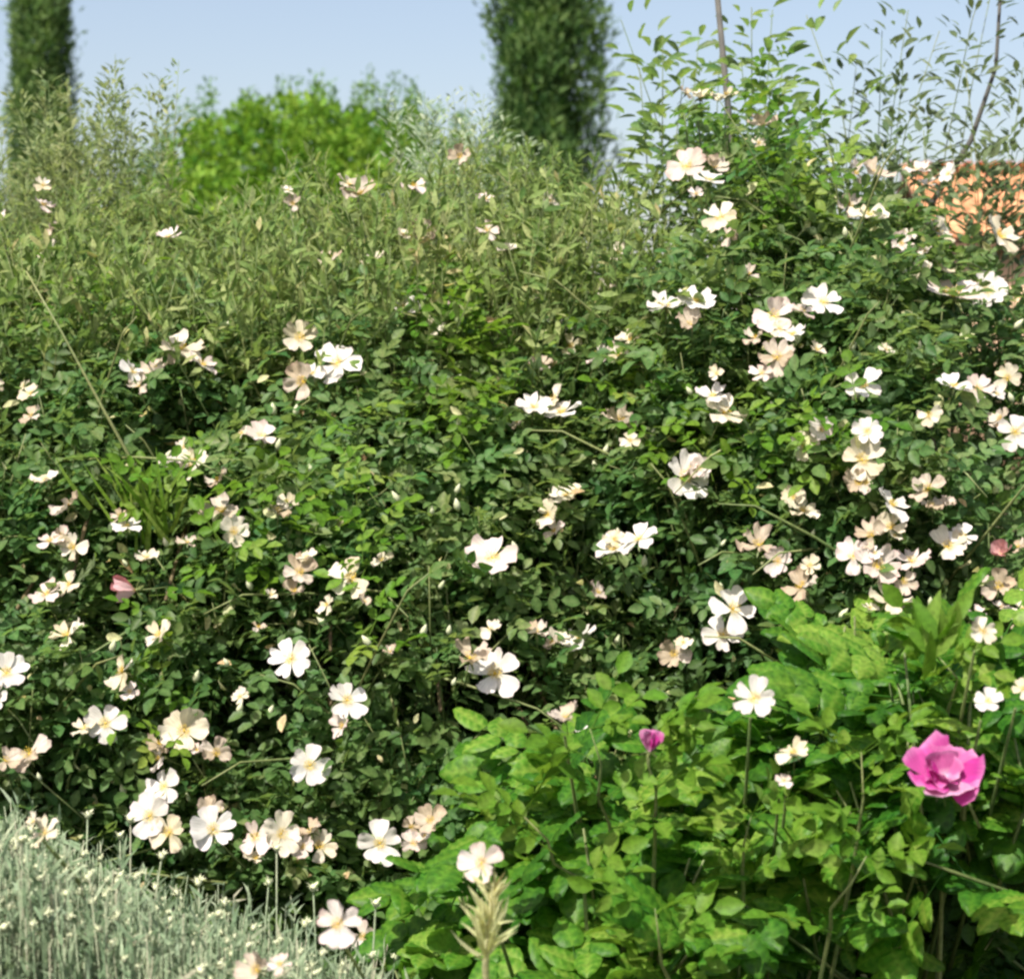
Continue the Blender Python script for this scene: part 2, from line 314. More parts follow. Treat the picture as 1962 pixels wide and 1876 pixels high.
# ------------------------------------------------------------------ trees behind
def cypress(px, Y, hw, name, label, zbot, top, n, seed, lean=0.0, lump=.22, waist=1.0, groups='cypresses behind the shrubs'):
    g = np.random.default_rng(seed); c = at(px, 300, Y)[0]
    t = thing(name, label, 'tree', groups); t.location = (c, Y, 0)
    mb = MB(); mb.tube([(0, 0, -.1), (.02, 0, 1.2), (lean * .4, .02, top * .45), (lean, 0, top * .9)], [hw * .22, hw * .17, hw * .1, .02], 8); mb.build('trunk', M['bark'], t, True)
    z = zbot + (top - zbot) * g.random(n) ** .9; th = g.uniform(0, 2 * np.pi, n)
    u = (z - zbot) / (top - zbot)
    prof = hw * np.clip((u * 9 + .05) ** .5, 0, 1) * np.clip((1 - u) * 1.3, .02, 1) ** .55 * (waist + (1 - waist) * np.clip(u * 5, 0, 1))
    wv = wave(seed + 5, 9, 2, 7); wz = wave(seed + 9, 8, 1.5, 6)
    cl = wv(th * 1.3, z * .9 / hw * .6) * lump + wz(np.cos(th) * 1.2, np.sin(th) * 1.2 + z * 1.4) * lump
    r = prof * (1 + cl * .6) * (g.random(n) ** .35)
    P = np.stack([r * np.cos(th) + lean * z / top, r * np.sin(th), z], -1)
    D = np.stack([np.cos(th) * .55, np.sin(th) * .55, np.ones(n)], -1) + g.normal(0, .5, (n, 3)); P += g.normal(0, .03, (n, 3)) * (1 + (g.random((n, 1)) < .06) * 2.2)
    Nn = np.stack([np.cos(th), np.sin(th), .3 * np.ones(n)], -1) + g.normal(0, .5, (n, 3))
    L = g.uniform(.06, .19, n) * (.5 + hw * .5) * 1.1
    c = MB(); c.leaves(SIMPLE, P, D, Nn, L, L * g.uniform(.18, .36, n), np.clip(g.normal(.5, .25, n) + cl * .35, 0, 1)); c.build('crown', M['cyp'], t, kind='stuff')
    return t
cypress(82, 25, .47, 'cypress_tree', 'slim straight cypress rising behind the wispy left shrub', .3, 10.5, 48000, 21, lump=.18)
cypress(1045, 20, .55, 'cypress_tree', 'stouter lumpy dark cypress in the middle, narrowing towards its foot', 2.3, 9.5, 48000, 33, lump=.46, waist=.5)

def round_tree():
    g = np.random.default_rng(77); Y = 19.0; c = at(605, 400, Y); rx = size(345, Y); zt = at(0, 212, Y)[2]; zc = zt - rx * .95
    t = thing('round_tree', 'bright green round leafy tree with upright shoots on its crown', 'tree'); t.location = (c[0], Y, 0)
    mb = MB(); mb.tube([(0, 0, -.1), (.03, 0, .8), (0, .03, zc - .5), (.02, 0, zc + .6)], [.13, .1, .085, .02], 8)
    for k in range(9):
        a = k * 2.4; mb.tube([(0, 0, zc - .9 + .1 * k), (.5 * math.cos(a), .5 * math.sin(a), zc - .2 + .08 * k), (1.0 * math.cos(a), 1.0 * math.sin(a), zc + .3 + .06 * k)], [.05, .035, .01], 5)
    mb.build('trunk', M['bark'], t, True)
    n = 34000; d = nrm(g.normal(0, 1, (n, 3))); wv = wave(12, 10, 3, 9)
    lump = wv(d[:, 0] * 1.5 + d[:, 1], d[:, 2] * 1.6) * .09
    rr = g.random(n) ** .28 * (1 + lump)
    sq = (np.abs(d) ** 2.8).sum(-1, keepdims=True) ** (-1 / 2.8); P = d * sq * rr[:, None] * [rx, rx * .9, rx * .95] + [0, 0, zc]
    D = d * .5 + [0, 0, .35] + g.normal(0, .6, (n, 3)); Nn = d * .7 + [0, 0, .6] + g.normal(0, .5, (n, 3)); L = g.uniform(.07, .13, n)
    c2 = MB(); c2.leaves(SIMPLE, P, D, Nn, L, L * .6, np.clip(g.normal(.5, .22, n) + lump * 1.5, 0, 1))
    # upright leafy shoots
    for k in range(95):
        a = g.uniform(0, 2 * np.pi); e = g.uniform(.12, 1.0); s = math.sqrt(1 - e * e)
        dv = np.array([s * math.cos(a), s * math.sin(a), e]); b = dv * (np.abs(dv) ** 2.8).sum() ** (-1 / 2.8) * [rx * .97, rx * .87, rx * .95] + [0, 0, zc - .05]
        ln = g.uniform(.28, .55); ax = np.array([.12 * s * math.cos(a), .12 * s * math.sin(a), 1]); m = 60
        u = g.random(m); th = g.uniform(0, 2 * np.pi, m)
        rad = np.stack([np.cos(th), np.sin(th), np.zeros(m)], -1)
        Pm = b + ax * (u * ln)[:, None] + rad * .05
        L = g.uniform(.05, .10, m) * (1 - .4 * u)
        c2.leaves(SIMPLE, Pm, rad * .8 + [0, 0, .9], rad * -.3 + [0, 0, 1] + g.normal(0, .4, (m, 3)), L, L * .6, np.clip(g.normal(.55, .2, m), 0, 1))
        c2.tube([b, b + ax * ln], [.008, .003], 3, .2)
    c2.build('crown', M['ball'], t, kind='stuff')
round_tree()
def dark_tree():
    g = np.random.default_rng(4); Y = 42; c = at(2010, 380, Y); zt = at(0, 352, Y)[2]
    t = thing('broadleaf_tree', 'dark tree peeping over the far end of the tiled roof', 'tree'); t.location = (c[0], Y, 0)
    mb = MB(); mb.tube([(0, 0, -.1), (.1, 0, 1.5), (0, .1, zt - .8)], [.2, .15, .05], 7); mb.build('trunk', M['bark'], t, True)
    n = 5000; d = nrm(g.normal(0, 1, (n, 3))); P = d * (g.random(n) ** .35)[:, None] * [1.9, 1.6, 1.5] + [0, 0, zt - 1.5]; L = g.uniform(.15, .3, n)
    m = MB(); m.leaves(SIMPLE, P, d + g.normal(0, .6, (n, 3)), d + [0, 0, .5] + g.normal(0, .4, (n, 3)), L, L * .5, g.random(n)); m.build('crown', M['needle'], t, kind='stuff')
dark_tree()

# ------------------------------------------------------------------ leafy shoots
def compound(P, D, N, L, nl=5, g=rng, wid=.62, lf=.40, tint=None):
    """compound leaves -> leaflet arrays and the leaf stalks"""
    n = len(P); D = nrm(D); N = nrm(N - (N * D).sum(-1, keepdims=True) * D); S = np.cross(D, N)
    LP, LD, LN, LL, LT = [], [], [], [], []
    if tint is None: tint = np.clip(g.normal(.5, .2, n), 0, 1)
    pairs = {5: [(.38, .85), (.70, 1)], 7: [(.3, .75), (.54, .95), (.78, 1)], 9: [(.24, .7), (.43, .9), (.62, 1), (.81, 1)], 3: [(.55, .9)]}[nl]
    for f, sc_ in pairs:
        for sgn in (-1, 1):
            a = g.uniform(.8, 1.2, n)[:, None]
            LP.append(P + D * (f * L)[:, None] - N * (.07 * f * f * L)[:, None]); LD.append(D * np.cos(a) + sgn * S * np.sin(a) - N * g.normal(.1, .12, (n, 1)))
            LN.append(N + sgn * S * -.25 + g.normal(0, .18, (n, 3))); LL.append(L * lf * sc_ * g.uniform(.85, 1.1, n)); LT.append(tint + g.normal(0, .08, n))
    LP.append(P + D * L[:, None] * .97 - N * (.07 * L)[:, None]); LD.append(D - N * g.normal(.15, .12, (n, 1))); LN.append(N + g.normal(0, .15, (n, 3))); LL.append(L * lf * 1.08); LT.append(tint)
    LP, LD, LN, LL, LT = map(np.concatenate, (LP, LD, LN, LL, LT))
    return LP, LD, LN, LL, LL * wid, np.clip(LT, 0, 1)
def rachis(mb, P, D, N, L, tint=.35):
    """thin three-sided stalk of every leaf"""
    tv = np.array([(0, -.012, 0), (0, .012, 0), (0, 0, -.015), (.98, -.006, -.07), (.98, .006, -.07), (.98, 0, -.08)])
    mb.leaves((tv, [np.array([(0, 1, 4, 3), (1, 2, 5, 4), (2, 0, 3, 5)])]), P, D, N, L, L, tint)

def leaf_matrix(P, D, N, L):
    D = D / np.linalg.norm(D); N = N - N.dot(D) * D; N = N / np.linalg.norm(N); S = np.cross(N, D)
    m = Matrix(((D[0], S[0], N[0], P[0]), (D[1], S[1], N[1], P[1]), (D[2], S[2], N[2], P[2]), (0, 0, 0, 1)))
    return m @ Matrix.Diagonal((L, L, L, 1))
def leaf_meshes(mat, nl, tmpl, k=5, smooth=False, **kw):
    out = []
    for i in range(k):
        mb = MB(); P = np.zeros((1, 3)); D = np.array([[1., 0, 0]]); N = np.array([[0, 0, 1.]]); L = np.ones(1)
        a = compound(P, D, N, L, nl, np.random.default_rng(50 + i), tint=np.array([.35 + .075 * i]), **kw)
        v = MB(); v.leaves(tmpl, *a); rachis(v, P, D, N, L)
        out.append(v.mesh('leaf', mat, smooth))
    return out

class Mound:
    """a shrub's body: rounded front and back about the plane y = yc, top line given by ztop(x)"""
    def __init__(s, xs, zs, yc, depth, seed, p=3.0, lump=.1, k=(3, 9)):
        s.xs, s.zs, s.yc, s.depth, s.p = np.array(xs), np.array(zs), yc, depth, p
        s.w1 = wave(seed, 9, *k); s.w2 = wave(seed + 1, 9, 8, 20); s.gap = wave(seed + 2, 9, 6, 13); s.lump = lump
        s.x0, s.x1 = s.xs[0], s.xs[-1]
    def ztop(s, x): return np.interp(x, s.xs, s.zs)
    def half(s, x, z):
        zt = s.ztop(x); e = np.clip(np.minimum(x - s.x0, s.x1 - x) / (.6 * s.depth), 0, 1) ** .5
        return s.depth * np.clip(1 - np.clip(z / zt, 0, 1) ** s.p, 0, 1) ** .6 * e
    def front(s, x, z): return s.yc - s.half(x, z) + s.lump * (s.w1(x, z) * .75 + s.w2(x, z) * .5)
    def hit(s, px, py, y0=1.8):
        for Y in np.arange(y0, s.yc + .02, .01):
            q = at(px, py, Y)
            if q[2] < s.ztop(q[0]) and q[1] >= s.front(q[0], q[2]): return q
        return None
    def sample(s, n, g, dmax=.5, back=.2, zmin=0.0, gap=.35):
        x = g.uniform(s.x0, s.x1, n * 3); z = zmin + (s.zs.max() - zmin) * g.random(n * 3) ** .85
        d = g.exponential(.35, n * 3).clip(0, 1) * dmax
        ok = (z < s.ztop(x) * (1 + .02 * s.w2(x, z))) & ((s.gap(x, z) > -2.2 + gap * 2 + g.normal(0, .2, n * 3)) | (d > dmax * .55)); x, z, d = x[ok][:n], z[ok][:n], d[ok][:n]; n = len(x)
        yf = s.front(x, z); yb = 2 * s.yc - yf
        isb = g.random(n) < back; y = np.where(isb, yb - np.minimum(d, s.depth * .5), np.minimum(yf + d, s.yc + .1))
        e = .03; gz = (s.front(x, z + e) - s.front(x, z - e)) / (2 * e); gx = (s.front(x + e, z) - s.front(x - e, z)) / (2 * e)
        nv = nrm(np.stack([gx.clip(-1.5, 1.5), -np.ones(n), gz.clip(-.5, 1.8)], -1)); nv[isb] *= [-1, -1, 1]
        return np.stack([x, y, z], -1), nv, d, isb

def shoots(B, T, ln, nlv, g, out=.9):
    """leaf positions, directions and normals along shoots"""
    n = len(B); P, D, NN = [], [], []
    ref = nrm(np.cross(T, g.normal(0, 1, (n, 3)))); bi = np.cross(T, ref); ph = g.uniform(0, 6.28, n)
    for i in range(nlv):
        f = (i + .6) / nlv; a = ph + i * 2.4; rad = ref * np.cos(a)[:, None] + bi * np.sin(a)[:, None]
        P.append(B + T * (ln * f)[:, None] + [0, 0, -.05] * (ln * f * f)[:, None]); D.append(rad * out + T * .5 + [0, 0, -.05] + g.normal(0, .2, (n, 3)))
        NN.append(T * .5 + np.array([-.12, -.35, .85]) + g.normal(0, .42, (n, 3)))
    return np.concatenate(P), np.concatenate(D), np.concatenate(NN)

# ------------------------------------------------------------------ dog roses
def xz(pxs, pys, Y):
    q = [at(a, b, Y) for a, b in zip(pxs, pys)]; return [p[0] for p in q], [p[2] for p in q]
xs, zs = xz([-760, -420, -150, 200, 480, 760, 980, 1150, 1280, 1500], [1100, 760, 600, 560, 545, 545, 600, 640, 800, 1300], 3.45)
rose_a = Mound(xs, zs, 3.7, .95, 100, lump=.085)
xs, zs = xz([860, 1010, 1130, 1200, 1300, 1400, 1520, 1640, 1760, 1890, 2000, 2200, 2500, 2760], [1300, 720, 560, 470, 285, 250, 300, 350, 420, 535, 580, 620, 760, 1200], 3.45)
rose_b = Mound(xs, zs, 3.75, 1.0, 200, lump=.11)

def cut(P, D, N, L):        # which leaves the camera frame holds
    u = P[:, 0] / P[:, 1] / TANH; v = (P[:, 2] - CAM_Z) / P[:, 1]
    return (np.abs(u) < 1) & (v > -.35) & (v < .2)

ROSE_LEAF = leaf_meshes(M['rose'], 7, LEAFLET, 6)
def rose_shrub(md, label, seed, nshoot, tint0, young, cane_n, gap):
    g = np.random.default_rng(seed); t = thing('dog_rose_shrub', label, 'rose shrub', 'dog roses in bloom')
    cx = (md.x0 + md.x1) / 2; t.location = (cx, md.yc, 0); off = np.array((cx, md.yc, 0))
    B, nv, d, isb = md.sample(nshoot, g, .55, .2, 0.08, gap=gap)
    T = nrm(nv * .55 + np.array([0, 0, .65]) + g.normal(0, .4, B.shape)); ln = g.uniform(.08, .2, len(B))
    B = B - T * (ln * .6)[:, None]
    P, D, N = shoots(B, T, ln, 5, g); dd = np.tile(d, 5); ib = np.tile(isb, 5)
    L = g.uniform(.045, .078, len(P)); clump = wave(seed + 40, 8, 4, 11)(P[:, 0], P[:, 2])
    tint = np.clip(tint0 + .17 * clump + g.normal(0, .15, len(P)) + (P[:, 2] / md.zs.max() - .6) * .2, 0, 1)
    # the outermost leaves that show largest are parts of their own
    prj = (P * [0, -1, 0]).sum(-1) + (md.front(P[:, 0], P[:, 2])); inn = cut(P, D, N, L) & ~ib & (dd < .06)
    order = np.argsort(-(prj + g.normal(0, .03, len(P))) + 9 * ~inn)[:290]
    single = np.zeros(len(P), bool); single[order] = True
    mb = MB(); r = ~single
    mb.leaves(LEAFLET, *compound(P[r] - off, D[r], N[r], L[r], 5, g, tint=tint[r])); rachis(mb, P[r] - off, D[r], N[r], L[r])
    mb.build('foliage', M['rose'], t, kind='stuff')
    for i in order:
        o = link('leaf', random.choice(ROSE_LEAF), t); o.matrix_basis = leaf_matrix(P[i] - off, D[i], N[i], L[i] * 1.08)
    k = g.choice(np.flatnonzero(dd < .12), 1100, False); mb = MB(); Pd = P[k] - off + g.normal(0, .03, (1100, 3)) + [0, -.02, 0]; Ld = g.uniform(.012, .034, 1100)
    mb.leaves(LEAFLET, Pd, g.normal(0, 1, (1100, 3)), g.normal(0, .6, (1100, 3)) + [0, -.5, .6], Ld, Ld * .5, g.random(1100)); mb.build('dry_leaves', M['dry'], t, kind='stuff')
    # thin green twigs under the leaves
    tw = MB(); k = g.choice(len(B), min(len(B), 2600), False)
    for i in k: tw.tube([B[i] - off - T[i] * .06, B[i] - off + T[i] * ln[i] * .5, B[i] - off + T[i] * ln[i] + [0, 0, -.05 * ln[i]]], [.0018, .0014, .0008], 3, g.random())
    for i in g.choice(np.flatnonzero(~isb & (d < .12)), 150, False):
        a = B[i] - off; dv = nrm(np.array([g.normal(0, .7), -.3, g.uniform(-.3, 1)])); ln_ = g.uniform(.12, .3); tw.tube([a - dv * ln_ * .4, a + dv * ln_ * .3 + [0, -.03, 0], a + dv * ln_ * .8 + [0, -.02, -.05 * ln_], a + dv * ln_ * 1.1 + [0, .0, -.2 * ln_]], [.0028, .0024, .0018, .001], 4, g.uniform(.5, 1))
    tw.build('twigs', M['stem'], t, kind='stuff')
    # arching canes from the base
    for k in range(cane_n):
        x = g.uniform(md.x0 + .35, md.x1 - .35); zt = md.ztop(x) * g.uniform(.7, .99); b = np.array((cx + (x - cx) * .35 + g.normal(0, .06), md.yc + g.normal(0, .12), -.03))
        m = np.array((b[0] + (x - b[0]) * .5, md.yc - .1 + g.normal(0, .15), zt * .8)); yf = md.front(x, zt * .7) + .06
        e = np.array((x, g.choice([yf, yf, 2 * md.yc - yf]), zt * .75)); tt = np.linspace(0, 1, 9)[:, None]
        pts = b * (1 - tt) ** 2 + 2 * (m + (m - (b + e) / 2) * .8) * tt * (1 - tt) + e * tt ** 2
        c = MB(); c.tube(pts - off, np.linspace(.009, .003, 9), 5); c.build('cane', M['cane'], t, True)
    # bright young shoots
    for (px, py, n, rr) in young:
        q = md.hit(px, py)
        if q is None: q = at(px, py, md.yc - .1)
        Bq = q + g.normal(0, 1, (n, 3)) * [rr, .03, rr * 1.2] + [0, -.02, 0]; Tq = nrm(np.array([0, -.45, .8]) + g.normal(0, .35, (n, 3)))
        Pq, Dq, Nq = shoots(Bq, Tq, g.uniform(.06, .13, n), 4, g); Lq = g.uniform(.045, .075, len(Pq))
        y = MB(); y.leaves(LEAFLET, *compound(Pq - off, Dq, Nq, Lq, 5, g, tint=np.clip(g.normal(.45, .25, len(Pq)), 0, 1))); rachis(y, Pq - off, Dq, Nq, Lq, .7)
        o = y.build('young_shoot', M['young'], t, kind='stuff'); o['label'] = 'bright yellow-green young shoots'
    return t, off
YA = [(930, 690, 9, .04), (880, 800, 7, .035), (560, 990, 4, .04), (730, 1180, 4, .03), (480, 1100, 4, .03), (300, 1330, 4, .03), (640, 900, 4, .05), (870, 640, 5, .04), (330, 960, 5, .03), (180, 640, 5, .05)]
YB = [(1370, 245, 5, .03), (1480, 440, 5, .04), (1530, 400, 4, .03), (1440, 900, 6, .05), (1200, 780, 4, .03), (1470, 300, 4, .03), (1250, 860, 4, .04), (1560, 880, 4, .03)]
ra, offa = rose_shrub(rose_a, 'broad low dog rose with scattered white blossoms above the grey-green cotton plant', 301, 5600, .57, YA, 16, .68)
rb, offb = rose_shrub(rose_b, 'tall dark dog rose thick with white blossoms in front of the house', 302, 5800, .46, YB, 18, .86)

# blossoms
def petal_mesh(mat, seed, ln=1.0, wd=.86, cup=.28, notch=.1, ruf=.05):
    g = np.random.default_rng(seed); mb = MB(); rows, cols = 6, 7; v = []; tn = []
    for i in range(rows):
        t = i / (rows - 1)
        for j in range(cols):
            s = j / (cols - 1) * 2 - 1; hw = wd * .5 * (math.sin(min(t * 1.15 + .1, 1.25) * 1.45) ** 1.1) if t > 0 else .06
            rr = ln * t * (1 - .16 * s * s * t) - (notch * math.exp(-(s / .3) ** 2) if i == rows - 1 else 0)
            z = cup * (t ** 1.6) * ln * .9 - cup * .35 * max(0, t - .7) + .10 * s * s * t + g.normal(0, ruf * t) * .5
            v.append((rr, s * hw, z)); tn.append(t)
    q = [(i * cols + j, i * cols + j + 1, (i + 1) * cols + j + 1, (i + 1) * cols + j) for i in range(rows - 1) for j in range(cols - 1)]
    mb.add(v, [q], np.array(tn)); return mb.mesh('petal', mat, True)
PET = {k: [petal_mesh(M[k], 7 * i + 1, cup=c[0] + .1 * (i % 4), wd=.74 + .08 * (i % 3), notch=.06 + .05 * (i % 4), ruf=c[1]) for i in range(6)] for k, c in
       dict(white=(.06, .09), cream=(.12, .12), blush=(.12, .11), spent=(.30, .2), pink=(.40, .1)).items()}
def stamen_mesh():
    g = np.random.default_rng(9); mb = MB(); n = 26
    for i in range(n):
        a = i * 2.4; r = .08 + .2 * math.sqrt(i / n); b = np.array((r * .35 * math.cos(a), r * .35 * math.sin(a), .02)); e = np.array((r * math.cos(a), r * math.sin(a), .22 + g.normal(0, .03)))
        mb.add([b + [.008, 0, 0], b - [.008, 0, 0], e - [.008, 0, 0], e + [.008, 0, 0]], [[(0, 1, 2, 3)]], .2)
        mb.leaves(SIMPLE, [e - [0, .025, 0]], np.array([[0, 1., .1]]), np.array([[0, 0, 1.]]), .055, .05, .8)
    mb.tube([(0, 0, 0), (0, 0, .1)], [.07, .05], 6); return mb.mesh('stamens', M['stamen'])
STAM = stamen_mesh()
def calyx_mesh():
    mb = MB(); mb.tube([(0, 0, -.34), (0, 0, -.2), (0, 0, -.05), (0, 0, .01)], [.03, .1, .1, .07], 6, .4)
    for k in range(5):
        a = k * 1.2566 + .6; d = np.array([[math.cos(a), math.sin(a), -.25]]); mb.leaves(NARROW, [(0, 0, -.04)], d, np.array([[0, 0, 1.]]), .62, .13, .5)
    mb.tube([(0, 0, -.33), (.05, .03, -.8), (.12, .1, -1.5)], [.035, .03, .03], 4, .5); return mb.mesh('blossom', M['stem'])
CALYX = calyx_mesh()
def blossom(parent, off, q, dia, kind, F, g, drop=0):
    """calyx and stalk = the blossom; petals and stamens are its sub-parts"""
    F = F / np.linalg.norm(F); zq = Vector(F).to_track_quat('Z', 'Y')
    o = link('blossom', CALYX, parent); o.matrix_basis = Matrix.Translation(Vector(q - off)) @ zq.to_matrix().to_4x4() @ Matrix.Rotation(g.uniform(0, 6.28), 4, 'Z') @ Matrix.Scale(dia / 2, 4)
    for k in range(5 - drop):
        p = link('petal', PET[kind][int(g.integers(6))], o)
        tilt = g.normal(0, .1 if kind == 'white' else .2) if kind not in ('spent', 'pink') else (g.uniform(-.5, .5) if kind == 'spent' else g.uniform(-.9, -.5))
        p.matrix_basis = Matrix.Rotation(k * 1.2566 + g.normal(0, .12), 4, 'Z') @ Matrix.Translation((.03, 0, .015 + .014 * (k * 2 % 5))) @ Matrix.Rotation(tilt, 4, 'Y') @ Matrix.Rotation(g.normal(0, .22), 4, 'X') @ Matrix.Scale(g.uniform(.84, 1.1), 4)
    link('stamens', STAM, o)
    if kind == 'spent': o['label'] = 'withered peach blossom'
    if kind == 'pink': o['label'] = 'half-closed deep pink blossom'
    return o
# px, py, diameter, colour, how it faces: angle of a blossom seen edge-on, None = open to the viewer
W_, C_, B_, S_, K_ = 'white', 'cream', 'blush', 'spent', 'pink'
BL = [(1308, 340, 92, B_, None), (1348, 366, 62, W_, -10), (1370, 435, 72, C_, None), (1332, 210, 55, C_, 10), (1382, 205, 50, C_, 0), (1450, 262, 62, S_, 10), (1645, 432, 80, C_, -18),
      (1775, 462, 78, C_, -50), (1890, 470, 95, C_, -42), (1722, 466, 34, C_, None), (1805, 582, 125, B_, 5), (1778, 530, 58, C_, -45), (1562, 595, 78, W_, None), (1470, 622, 92, B_, None),
      (1505, 655, 58, W_, 20), (1475, 697, 76, S_, None), (1268, 602, 80, W_, 8), (1325, 594, 86, W_, -10), (1065, 640, 80, W_, 15), (1145, 692, 66, B_, 30), (1200, 665, 62, C_, 10), (1035, 711, 50, S_, 12),
      (780, 606, 72, W_, 15), (838, 600, 70, B_, -20), (585, 660, 76, C_, None), (655, 708, 92, W_, None), (592, 742, 82, S_, None), (362, 682, 88, C_, -8), (315, 722, 78, S_, 20),
      (82, 765, 52, C_, 10), (85, 806, 48, S_, 25), (1022, 790, 72, W_, -8), (1075, 800, 78, W_, 15), (1180, 815, 80, S_, -15), (1375, 802, 92, C_, -25), (1632, 750, 82, W_, None), (1802, 752, 70, W_, 0),
      (1850, 755, 62, B_, None), (1905, 735, 58, C_, None), (1918, 836, 82, W_, None), (1525, 865, 70, C_, None), (1642, 835, 62, W_, None), (1632, 888, 88, C_, None), (1640, 930, 48, C_, None), (1685, 972, 82, W_, -40),
      (1755, 942, 76, S_, None), (1300, 922, 104, W_, None), (1522, 985, 74, C_, -15), (1082, 955, 70, C_, 25), (1050, 990, 60, C_, 65), (1172, 1055, 86, W_, 20), (1218, 1036, 84, W_, 30), (945, 1072, 106, B_, None),
      (515, 845, 72, B_, 0), (478, 838, 44, C_, 40), (388, 895, 72, C_, None), (370, 865, 46, C_, 60), (112, 926, 58, C_, 10), (155, 972, 66, S_, 50), (440, 985, 80, S_, 0), (545, 985, 60, S_, -5), (262, 1012, 60, W_, 0),
      (120, 1040, 56, B_, 10), (165, 1050, 62, C_, None), (280, 1130, 84, K_, 90), (300, 1070, 52, C_, 0), (115, 1140, 74, B_, 25), (158, 1120, 60, C_, 40), (585, 1098, 70, S_, None), (600, 1070, 40, C_, 20), (685, 1108, 92, C_, None),
      (738, 1076, 48, C_, 15), (638, 1158, 46, C_, 50), (1440, 1048, 84, S_, 5), (1650, 1028, 62, S_, None), (1690, 1030, 40, C_, -35), (1660, 1088, 98, B_, None), (1725, 1078, 74, B_, 10), (1790, 1050, 78, C_, None),
      (1895, 1062, 66, K_, None), (1885, 1125, 72, S_, None), (1680, 1152, 88, C_, -15), (1935, 1170, 88, C_, 5), (1520, 1125, 76, S_, 35), (1535, 1085, 44, C_, None), (1392, 1165, 98, W_, None), (1375, 1212, 84, W_, None),
      (1110, 1220, 76, W_, 35), (1025, 1210, 62, S_, 12), (950, 1286, 114, W_, None), (570, 1258, 90, W_, None), (1285, 1250, 66, S_, None), (42, 1285, 84, W_, None), (25, 1325, 56, W_, None), (155, 1215, 80, C_, 20),
      (325, 1215, 66, C_, 35), (258, 1282, 76, C_, 55), (225, 1378, 84, W_, None), (185, 1388, 52, C_, 20), (675, 1335, 82, W_, None), (668, 1382, 60, B_, 70), (605, 1455, 86, W_, None), (372, 1392, 98, C_, None),
      (430, 1432, 66, S_, None), (328, 1440, 66, B_, 65), (335, 1495, 76, W_, None), (308, 1550, 92, W_, None), (345, 1580, 80, C_, None), (425, 1575, 96, W_, None), (505, 1590, 76, B_, None), (552, 1582, 84, C_, None),
      (625, 1606, 76, C_, None), (735, 1600, 90, W_, None), (830, 1558, 66, S_, None), (798, 1600, 56, B_, None), (925, 1632, 94, B_, None), (1428, 1330, 92, W_, None), (475, 1328, 38, C_, None),
      (85, 1435, 84, S_, None), (1860, 1335, 58, W_, None), (1925, 1312, 46, C_, None), (1848, 1205, 60, C_, None), (1080, 1365, 62, S_, 10), (1500, 1432, 66, C_, 10), (1482, 1482, 36, B_, None),
      (695, 392, 76, S_, 0), (640, 512, 50, S_, 20), (722, 516, 50, C_, 20), (1660, 355, 72, S_, 0), (1738, 346, 58, B_, 0), (1798, 352, 44, W_, 60), (1180, 500, 46, C_, None), (662, 1742, 96, B_, None), (512, 1828, 84, S_, None),
      (122, 1578, 72, C_, 45), (885, 320, 44, S_, None), (2020, 900, 80, W_, None), (-60, 1000, 80, W_, None), (-90, 1300, 90, C_, 10), (2040, 1060, 80, B_, 0)]
gb = np.random.default_rng(5)
ge = np.random.default_rng(8)
for (px, py, d, kd, ang) in list(BL):
    if d > 52 and ge.random() < .62:
        a = ge.uniform(0, 6.28); f = ge.uniform(.5, .8)
        BL.append((px + d * .55 * math.cos(a), py + d * .45 * math.sin(a) + 5, d * f, ge.choice([C_, B_, S_, W_], p=[.35, .25, .3, .1]), None if ge.random() < .45 else ge.uniform(-50, 60)))
for _ in range(46):
    px = ge.uniform(0, 1962); py = ge.uniform(360, 560) if px < 1100 and ge.random() < .5 else ge.uniform(480, 1250); BL.append((px, py, ge.uniform(26, 56), ge.choice([C_, B_, S_], p=[.4, .2, .4]), None if ge.random() < .35 else ge.uniform(-50, 50)))
for (px, py, d, kd, ang) in BL:
    right = px > 1000 and not (px < 1100 and py > 1300)
    md, par, off = (rose_b, rb, offb) if right else (rose_a, ra, offa)
    ha, hb = rose_a.hit(px, py), rose_b.hit(px, py); q = ha if hb is None or (ha is not None and ha[1] < hb[1]) else hb
    if q is not None: md, par, off = (rose_a, ra, offa) if q is ha else (rose_b, rb, offb)
    if py > 1550 and px < 200: q = at(px, py, 2.2)
    elif py > 1700 and px < 700: q = at(px, py, 2.05)
    elif (px, py) in ((925, 1632), (1500, 1432), (1482, 1482), (1860, 1335), (1925, 1312), (1848, 1205), (1080, 1365), (1428, 1330)): q = at(px, py, 2.28 if py < 1600 else 2.06)
    elif py > 1540: q = at(px, py, q[1] - .03)
    if q is None: q = at(px, py, md.yc - .12)
    fr = float(md.front(q[0], q[2]))
    if fr - q[1] > .12:        # a bloom that hangs well out in front: its own arching shoot carries it
        c_ = MB(); p1 = np.array((q[0] + .06, fr + .1, max(q[2] - .75, .03))); pm_ = q * .6 + p1 * .4 + [.01, -.06, .06]; c_.tube(np.array([p1, pm_, q + [0, -.05, -.02]]) - off, [.004, .003, .0018], 5, .5); c_.build('shoot', M['stem'], par, True)
    q = q + [0, -.085, .01]; dia = size(d, q[1]) * 1.0
    if ang is None: F = np.array([gb.normal(-.1, .25), -.9, gb.uniform(.25, .75)])
    else:
        a = R(ang); F = np.array([-math.sin(a) * .9, -.42, abs(math.cos(a)) * .9])
    blossom(par, off, q, dia, kd, F, gb, 1 if gb.random() < (.6 if kd == S_ else 0 if kd == W_ else .15) else 0)
